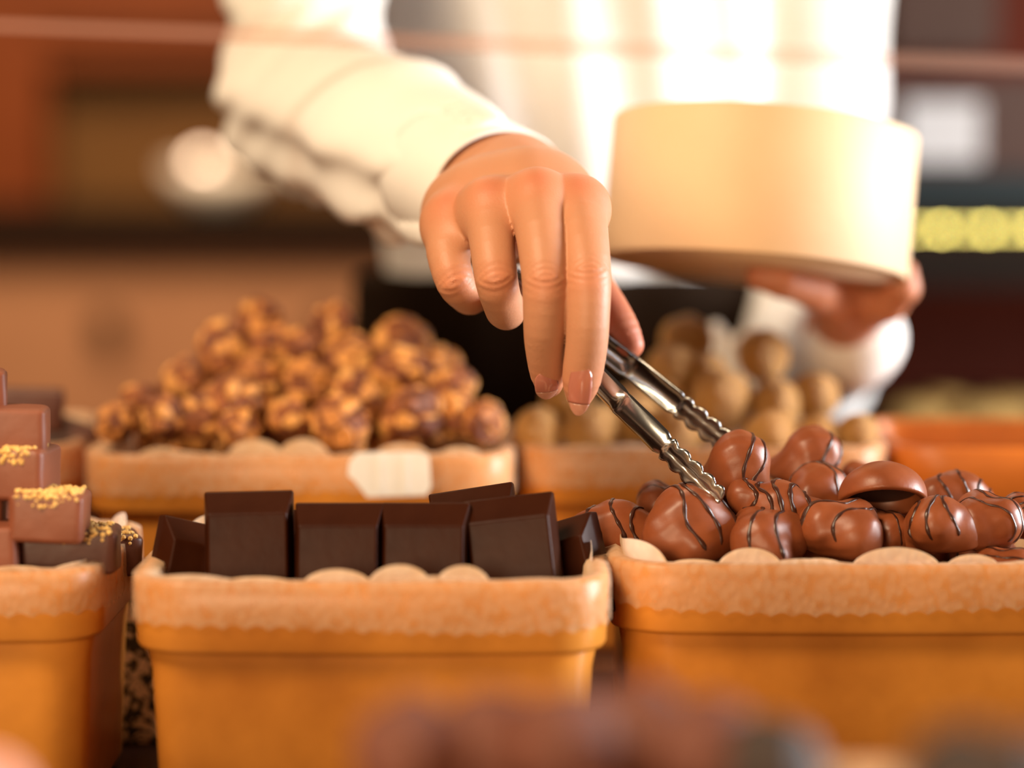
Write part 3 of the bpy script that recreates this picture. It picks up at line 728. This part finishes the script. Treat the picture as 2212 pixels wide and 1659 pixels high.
t3=truf(mat('pink_coat',(.75,.36,.26),.5,bump=.1),5,'pink_bonbon')
for i,(px,py,d,lb) in enumerate([(-40,1750,.52,'pink bonbon showing as a blur in the bottom left corner'),(-150,1715,.51,'pink bonbon just outside the bottom left corner')]):
    o=t3 if i==0 else copy_tree(t3); o.location=P(px,py,d); o.scale=(.0125,)*3; tag(o,lb,'bonbon','pink bonbons in the bottom left tray')
# ---------------------------------------------------------------- round box
bxm=Matrix.Rotation(R(5.0),4,'Y')@Matrix.Rotation(R(-8),4,'X')
rb=tag(thing('round_box',P(1640,430,1.035)),'pale round open box tilted in the shop assistant\'s left hand','box')
rb.rotation_euler=bxm.to_euler()
rr=.0655;hh=.0305
lathe('box_wall',[(rr-.0035,-hh+.004),(rr-.0015,-hh),(rr-.0004,-hh),(rr,-hh+.001),(rr,hh-.001),(rr-.0006,hh),(rr-.0016,hh),(rr-.0022,hh-.001),(rr-.0022,-hh+.005),(.001,-hh+.005)],M_box,rb,96)
lathe('box_bottom',[(.001,-hh+.0005),(rr-.0035,-hh+.0005),(rr-.0035,-hh+.004),(.001,-hh+.004)],M_box,rb,64)

# ---------------------------------------------------------------- tongs
A0=P(1003,522,.895)
def arm_mesh(end,bow_dir,nrm,ctrl,wd,tipn,sgn):
    """channel-section arm ending in a narrower scalloped jaw"""
    axis_pts=[]; N=150; Lt=(end-A0).length
    V=[];Fc=[];m=11
    pts=[]
    for i in range(N+1):
        t=i/N; p=A0.lerp(end,t)+ctrl*(4*t*(1-t)); pts.append(p)
    for i,p in enumerate(pts):
        t=i/N; a=pts[max(0,i-1)]; b=pts[min(N,i+1)]; ax=(b-a).normalized()
        side=ax.cross(nrm).normalized(); nn=side.cross(ax).normalized()
        s=(1-t)*Lt      # distance from the tip
        J=.0285
        if s>J:
            ww=wd*(.78+.22*min(1,t*1.6)); edge=0
            if s<J+.003: ww*=.72+.28*(s-J)/.003
            bowd=.0024
            if s<J+.024: bowd=.0014+.0004*math.sin((s-J)*200)
            if abs(s-(J+.024))<.0022: bowd-=.0012*(1-abs(s-(J+.024))/.0022)
        else:
            sc=abs(math.sin(s/J*math.pi*4.5+.35))
            ww=wd*(.66+.36*sc**.8)
            if s<.004: ww*=math.sqrt(max(.02,1-((.004-s)/.004)**2))
            bowd=.0004
        for j in range(m):
            u=-1+2*j/(m-1)
            ridge=-.0005*math.exp(-(u/.18)**2) if s<J else 0
            V.append(p+side*(u*ww/2)+nn*(-sgn)*(bowd*(1-u*u)-bowd*.4+ridge))
    for i in range(N):
        for j in range(m-1): Fc.append((i*m+j,i*m+j+1,(i+1)*m+j+1,(i+1)*m+j))
    return V,Fc
tipN=P(1557,1083,.846); tipF=P(1602,985,.888)
sep=(P(1602,975,.888)-P(1545,1075,.846)).normalized()
tongs=tag(thing('serving_tongs',A0),'small stainless steel tongs with scalloped jaws held over the drizzled chocolates','tongs')
for nm,end,ctrl,sg,wd in (('near_arm',tipN,-FW*.006+sep*-.002,1,.0096),('far_arm',tipF,FW*.001+sep*.003,-1,.0100)):
    V,Fc=arm_mesh(end,None,sep,ctrl,wd,None,sg)
    o=mesh_obj('arm',[v-A0 for v in V],Fc,M_steel,tongs)
    s_=o.modifiers.new('t','SOLIDIFY'); s_.thickness=.0007; s_.offset=0
# spring bend at the closed end
V=[];Fc=[];ax=((tipN+tipF)/2-A0).normalized(); sd=ax.cross(sep).normalized()
for i in range(21):
    th=math.pi*i/20-math.pi/2
    c=-ax*(math.cos(th)*.006)+sep*(math.sin(th)*.0045)
    for u in (-1,1): V.append(c+sd*u*.0034)
for i in range(20): Fc.append((2*i,2*i+1,2*i+3,2*i+2))
o=mesh_obj('spring_bend',V,Fc,M_steel,tongs); s_=o.modifiers.new('t','SOLIDIFY'); s_.thickness=.0008

# ---------------------------------------------------------------- person
person=tag(thing('person',(.03,1.33,0)),'person in cream shirt and black apron reaching with tongs and holding a round box','person')
pl=person.location
# right hand (high detail)
def ch(lst): return [(np.array(P(a,b,d)),r/1000) for a,b,d,r in lst]
fing={
 'index':ch([(1247,447,.870,10.3),(1260,510,.850,8.9),(1270,602,.838,8.15),(1270,680,.836,7.6),(1267,745,.838,7.35),(1257,815,.8425,6.9),(1252,850,.845,5.0)]),
 'middle':ch([(1160,435,.866,10.4),(1170,510,.847,9.0),(1178,610,.838,8.1),(1177,690,.840,7.6),(1178,745,.845,7.2),(1184,805,.852,6.4),(1188,830,.855,4.6)]),
 'ring':ch([(1060,452,.872,10.0),(1063,520,.856,8.2),(1072,602,.8485,7.6),(1084,650,.856,7.1),(1094,672,.868,6.9),(1110,655,.887,6.0)]),
 'pinky':ch([(974,480,.886,9.6),(968,545,.873,7.9),(983,608,.867,7.0),(1004,636,.875,6.4),(1018,644,.886,6.1),(1038,634,.900,5.2)]),
 'thumb':ch([(1190,480,.926,13),(1240,580,.918,10.8),(1308,668,.905,8.4),(1338,712,.900,7.4),(1361,745,.897,5.2)]),
}
def refine(l,n=4):
    out=[]
    for i in range(len(l)-1):
        p0=l[max(0,i-1)];p1=l[i];p2=l[i+1];p3=l[min(len(l)-1,i+2)]
        for j in range(n):
            t=j/n; c=lambda a,b,c_,d:.5*((2*b)+(-a+c_)*t+(2*a-5*b+4*c_-d)*t*t+(-a+3*b-3*c_+d)*t**3)
            out.append((c(p0[0],p1[0],p2[0],p3[0]),float(c(p0[1],p1[1],p2[1],p3[1]))))
    out.append(l[-1]); return out
wrist=[(np.array(P(1120,425,.935)),.0205),(np.array(P(1050,445,.938)),.0195)]
fore=[(np.array(P(1085,432,.940)),.0235),(np.array(P(860,320,1.02)),.027),(np.array(P(655,228,1.13)),.031)]
nD=np.array(-FW)
def hand_sdf(X,Y,Z):
    # palm: metacarpals fanned from the wrist, smoothly fused
    palm=None
    for k_,wi,r0 in (('index',0,.0155),('middle',0,.0165),('ring',1,.0160),('pinky',1,.0145)):
        a=wrist[wi][0]; b=fing[k_][0][0]; c=cone(X,Y,Z,a,b+np.array([0,.0012,-.0012]),wrist[wi][1],fing[k_][0][1]*.98)
        palm=c if palm is None else smin(palm,c,.007)
    ks=['index','middle','ring','pinky']
    for a_,b_ in zip(ks[:-1],ks[1:]):
        pa,pb=fing[a_][0],fing[b_][0]
        palm=smin(palm,cone(X,Y,Z,pa[0]+np.array([0,.0015,0]),pb[0]+np.array([0,.0015,0]),pa[1]-.0012,pb[1]-.0012),.005)
        # thickness of the back of the hand halfway to the wrist
        ma=(pa[0]+wrist[0 if a_ in('index','middle') else 1][0])/2; mb=(pb[0]+wrist[0 if b_ in('index','middle') else 1][0])/2
        palm=smin(palm,cone(X,Y,Z,ma+np.array([0,-.006,0]),mb+np.array([0,-.006,0]),.0172,.0168),.009)
    for a_,b_ in zip(ks[:-1],ks[1:]):
        pa=fing[a_][0][0]*.72+fing[a_][1][0]*.28+np.array([0,.0022,0]); pb=fing[b_][0][0]*.72+fing[b_][1][0]*.28+np.array([0,.0022,0])
        palm=smin(palm,cone(X,Y,Z,pa,pb,.0078,.0074),.006)
    fa=cone(X,Y,Z,fore[0][0],fore[1][0],fore[0][1],fore[1][1]); palm=smin(palm,fa,.012)
    out=None
    for k_,l in fing.items():
        f=None
        rl=refine(l,3)
        for (a,ra),(b,rb_) in zip(rl[:-1],rl[1:]):
            c=cone(X,Y,Z,a,b,ra,rb_); f=c if f is None else np.minimum(f,c)
        if k_!='thumb':
            # knuckle folds over the middle joint, faint ones over the last joint
            for ji,amp in ((2,.00027),):
                j=l[ji][0]; axv=l[ji+1][0]-l[ji-1][0]; axv=axv/np.linalg.norm(axv)
                t=(X-j[0])*axv[0]+(Y-j[1])*axv[1]+(Z-j[2])*axv[2]
                lat=(X-j[0])
                dors=np.clip(((X-j[0])*nD[0]+(Y-j[1])*nD[1]+(Z-j[2])*nD[2])/l[ji][1],0,1)
                f=f+amp*np.cos((t+.6*lat*lat/.008*np.sign(t))*2*math.pi/.0024)*np.exp(-(t/.0048)**2)*dors
                if ji==2: f=f-.0002*np.exp(-(t/.005)**2)*dors
            # bony knuckle
            kn=l[0][0]+np.array([0,-.0045,.0028]); q=np.sqrt((X-kn[0])**2+(Y-kn[1])**2+(Z-kn[2])**2)-l[0][1]*.60
            f=smin(f,q,.005)
        g=smin(palm,f,.0065 if k_!='thumb' else .012)
        out=g if out is None else np.minimum(out,g)
    return out+.00005*wob(X,Y,Z,500,4)
allp=np.array([p for l in fing.values() for p,_ in l]+[wrist[0][0],wrist[1][0]])
lo=allp.min(0)-.014; hi=allp.max(0)+.014; hi[1]=.957; lo[0]-=.01; hi[2]=allp[:,2].max()+.03
HV,HQ=snet(hand_sdf,lo,hi,.00068)
red=np.zeros(len(HV))
for k_,l in fing.items():
    for ji,rad,am in ((0,.009,.75),(2,.0065,.55),(len(l)-1,.012,.55)):
        if k_=='thumb': am=.9; rad=.02
        j=l[ji][0]+(np.array([0,-.008,.006]) if ji==0 else np.array([0,-.006,0]) if ji==2 else 0)
        red=np.maximum(red,am*np.exp(-((np.linalg.norm(HV-j,axis=1)/rad)**2)))
# left hand under the box (coarser)
pc=lambda a,b,d,r:(np.array(P(a,b,d)),r/1000)
lf=[[pc(1815,645,1.07,10.5),pc(1760,628,1.045,8),pc(1690,606,1.03,7.2),pc(1640,598,1.03,6)],
    [pc(1830,640,1.085,10.5),pc(1790,615,1.075,8),pc(1720,600,1.07,7.4),pc(1655,592,1.065,6)],
    [pc(1845,636,1.10,10.5),pc(1810,605,1.105,8),pc(1740,594,1.11,7.2),pc(1680,588,1.11,6)],
    [pc(1860,640,1.115,10),pc(1830,606,1.13,7),pc(1775,596,1.14,6.2),pc(1730,592,1.15,5)],
    [pc(1860,672,1.09,11),pc(1918,655,1.062,8.2),pc(1950,622,1.05,7.0),pc(1955,588,1.05,5.4)]]
lw=pc(1835,712,1.125,18); le=pc(1725,775,1.33,34)
def lhand(X,Y,Z):
    palm=None
    for f in lf[:4]:
        c=cone(X,Y,Z,lw[0],f[0][0],.0165,.011); palm=c if palm is None else smin(palm,c,.008)
    palm=smin(palm,cone(X,Y,Z,lw[0],le[0],.0165,.022),.012)
    out=None
    for f in lf:
        g=None
        for (a,ra),(b,rb_) in zip(f[:-1],f[1:]):
            c=cone(X,Y,Z,a,b,ra,rb_); g=c if g is None else smin(g,c,.003)
        g=smin(palm,g,.007); out=g if out is None else np.minimum(out,g)
    return out
al=np.array([p for f in lf for p,_ in f]+[lw[0]]); l2=al.min(0)-.02; h2=al.max(0)+.02; h2[1]=1.2
LV,LQ=snet(lhand,l2,h2,.0018)
# torso and upper arms (inside the clothes)
def tor(X,Y,Z):
    tx,ty=.036,1.335
    q=np.sqrt(((X-tx)/1.42)**2+(Y-ty)**2)-.062-.010*np.clip((Z-CZ)/.2,-1,1)
    q=smax(q,np.abs(Z-(CZ+.02))-.42,.05)
    s1=np.array((-.115,1.33,CZ+.36)); e1=fore[2][0]
    q=smin(q,cone(X,Y,Z,e1,s1,.031,.042),.03); q=smin(q,cone(X,Y,Z,fore[1][0],e1,.025,.031),.02)
    s2=np.array((.17,1.35,CZ+.36)); q=smin(q,cone(X,Y,Z,le[0],s2,.027,.038),.02); q=smin(q,cone(X,Y,Z,le[0],lw[0]+np.array([0,.04,0]),.026,.014),.02)
    return q
TV,TQ=snet(tor,(-.22,.99,CZ-.45),(.27,1.45,CZ+.46),.007)
BV=np.concatenate([HV,LV,TV]); BQ=np.concatenate([HQ,LQ+len(HV),TQ+len(HV)+len(LV)])
rd=np.concatenate([red,np.full(len(LV),.5),np.zeros(len(TV))])
mesh_obj('body',BV-np.array(pl),BQ,M_skin,person,True,{'red':np.clip(rd,0,1)})
# finger nails
def nail(tipc,axis,normal,wd,ln,free,lift):
    """curved plate: axis towards the tip, normal out of the finger; the last part is the free edge"""
    a=Vector(axis).normalized(); nn=Vector(normal); nn=(nn-a*nn.dot(a)).normalized(); sd=a.cross(nn)
    c0=Vector(tipc)
    def build(v0,v1,name,m,parent):
        V=[];Fc=[];nu,nv=14,16
        for i in range(nv+1):
            v=v0+(v1-v0)*i/nv
            if v<.28: wf=.95*math.sqrt(max(.05,1-.9*((.28-v)/.28)**2.2))
            elif v<.62: wf=.95+.04*math.sin((v-.28)/.34*math.pi)
            else: wf=.95*max(0.0,1-((v-.62)/.385)**1.9)**.62
            for j in range(nu+1):
                u=-1+2*j/nu; x=u*wf*wd/2
                curve=-(x*x)/(wd*(1.75-.75*max(0,v-.45)))
                lng=-.0010*(v-.45)**2*4
                V.append(c0+a*(v*ln)+sd*x+nn*(curve+lng+lift)-pl)
        for i in range(nv):
            for j in range(nu): k=i*(nu+1)+j; Fc.append((k,k+1,k+nu+2,k+nu+1))
        o=mesh_obj(name,V,Fc,m,parent); s=o.modifiers.new('t','SOLIDIFY'); s.thickness=.0005; s.offset=0
        return o
    n=build(0,free,'fingernail',M_nail,person); build(free,1,'nail_tip',M_nailtip,n)
fi=fing['index']; nail(P(1256,792,.8335),P(1247,897,.838)-P(1256,792,.8335),-FW+RT*-.22+UP*.05,.0082,.0178,.76,.0003)
nail(P(1180,806,.8443),P(1183,862,.8500)-P(1180,806,.8443),-FW*.9+RT*.15-UP*.25,.0084,.0112,.70,.0004)

# shirt
s1=np.array((-.105,1.33,CZ+.36)); s2=np.array((.165,1.35,CZ+.36))
def shirt(X,Y,Z):
    tx,ty=.034,1.335
    q=np.sqrt(((X-tx)/1.42)**2+(Y-ty)**2)-.076-.010*np.clip((Z-CZ)/.2,-1,1)
    q=q+.003*np.sin(X*120+Z*22+2*wob(X,Y,Z,12,31))+.003*wob(X,Y,Z,40,8)
    q=smax(q,-(Z-(CZ-.10)),.01)
    q=smax(q,Z-(CZ+.40),.05)
    w0,w1,w2=fore[0][0],fore[1][0],fore[2][0]
    axw=(w0-w1)/np.linalg.norm(w0-w1)
    a=cone(X,Y,Z,w0+axw*.004,w1,.0285,.0345); a=smin(a,cone(X,Y,Z,w1,w2,.0345,.037),.01)
    a=smin(a,cone(X,Y,Z,w2,s1,.036,.050),.012)
    drop=np.clip((w1[2]-Z)/.03,0,1)
    fold=np.sin((X*1.0+Y*.25)*2*math.pi/.019+1.2*wob(X,Y,Z,45,12)); 
    a=a+.0028*fold*drop+.0022*np.sin((X*.5-Z*.9+Y*.4)*2*math.pi/.03+2*wob(X,Y,Z,30,9))
    elb=np.exp(-((X-w2[0])**2+(Y-w2[1])**2+(Z-w2[2])**2)/.05**2); a=a+elb*.003*np.sin((X-Z)*260+wob(X,Y,Z,50,3)*2)
    cut=(X-w0[0])*axw[0]+(Y-w0[1])*axw[1]+(Z-w0[2])*axw[2]
    a=smax(a,cut+.006,.001)
    b=cone(X,Y,Z,le[0],s2,.040,.052); b=smin(b,cone(X,Y,Z,le[0],lw[0]+np.array([.002,-.006,-.004]),.036,.0235),.02)+.0016*wob(X,Y,Z,120,77)
    q=smin(smin(q,a,.012),b,.012)
    # neck opening
    hole=cone(X,Y,Z,w0+axw*.02,w0-axw*.035,.0262,.028)
    return smax(q,-hole,.001)
SV,SQ=snet(shirt,(-.19,.91,CZ-.14),(.27,1.47,CZ+.42),.0032)
mesh_obj('shirt',SV-np.array(pl),SQ,M_shirt,person)
# cuff band
w0,w1=Vector(fore[0][0]),Vector(fore[1][0]); ax=(w0-w1).normalized()
u=ax.cross(Vector((0,0,1))).normalized(); v=u.cross(ax).normalized()
V=[];Fc=[];n=72; prof=[(.0262,-.0505),(.0304,-.0470),(.0306,-.040),(.0303,-.02),(.0300,-.003),(.0297,-.0018),(.0287,-.0018),(.0286,-.004),(.0288,-.042)]
for r_,t in prof:
    for i in range(n):
        a=2*math.pi*i/n; k=1+.012*math.sin(3*a)+.02*math.sin(2*a+1)
        V.append(w0+ax*(t+.003*math.sin(a+.5))+(u*math.cos(a)*k*1.03+v*math.sin(a)*k*.97)*r_-pl)
m_=len(prof)
for j in range(m_):
    for i in range(n):
        k=(i+1)%n; j2=(j+1)%m_; Fc.append((j*n+i,j*n+k,j2*n+k,j2*n+i))
mesh_obj('cuff',V,Fc,M_shirt,person)
# apron / trousers
def apron(X,Y,Z):
    q=np.sqrt(((X-.030)/1.40)**2+(Y-1.335)**2)-.083+.0025*np.sin(X*110+1)-.03*np.clip((CZ-.1-Z)/.3,0,1)
    return smax(q,np.abs(Z-(CZ-.33))-.27,.006)
AV,AQ=snet(apron,(-.2,1.18,CZ-.62),(.27,1.5,CZ-.04),.006)
mesh_obj('apron',AV-np.array(pl),AQ,M_apron,person)
def legs(X,Y,Z):
    a=cone(X,Y,Z,(-.04,1.34,CZ-.5),(-.06,1.35,.08),.085,.05); b=cone(X,Y,Z,(.11,1.34,CZ-.5),(.12,1.35,.08),.085,.05)
    q=np.minimum(a,b); return smax(q,-(Z-.06),.01)
GV,GQ=snet(legs,(-.2,1.2,.02),(.28,1.5,CZ-.4),.010)
mesh_obj('trousers',GV-np.array(pl),GQ,M_apron,person)
def shoes(X,Y,Z):
    a=cone(X,Y,Z,(-.06,1.37,.04),(-.07,1.22,.03),.042,.032); b=cone(X,Y,Z,(.12,1.37,.04),(.13,1.22,.03),.042,.032)
    return smax(np.minimum(a,b),-(Z-.001),.004)
GV,GQ=snet(shoes,(-.2,1.1,-.01),(.28,1.5,.12),.008)
mesh_obj('shoes',GV-np.array(pl),GQ,M_black,person)

# white folded sheet put in for a bright highlight behind the pale heap
V=[];Fc=[]
for i in range(9):
    for z in (0,.075): V.append((-.011+i*.0027,(.0022 if i%2 else -.0022),z+.004*math.sin(i)))
for i in range(8): Fc.append((2*i,2*i+2,2*i+3,2*i+1))
nk=mesh_obj('highlight_sheet',V,Fc,M_white,None,False); nk.location=P(1576,800,1.165)-Vector((0,0,.055)); s_=nk.modifiers.new('t','SOLIDIFY'); s_.thickness=.0008
tag(nk,'bright white folded sheet added for a highlight behind the pale coated balls','sheet')
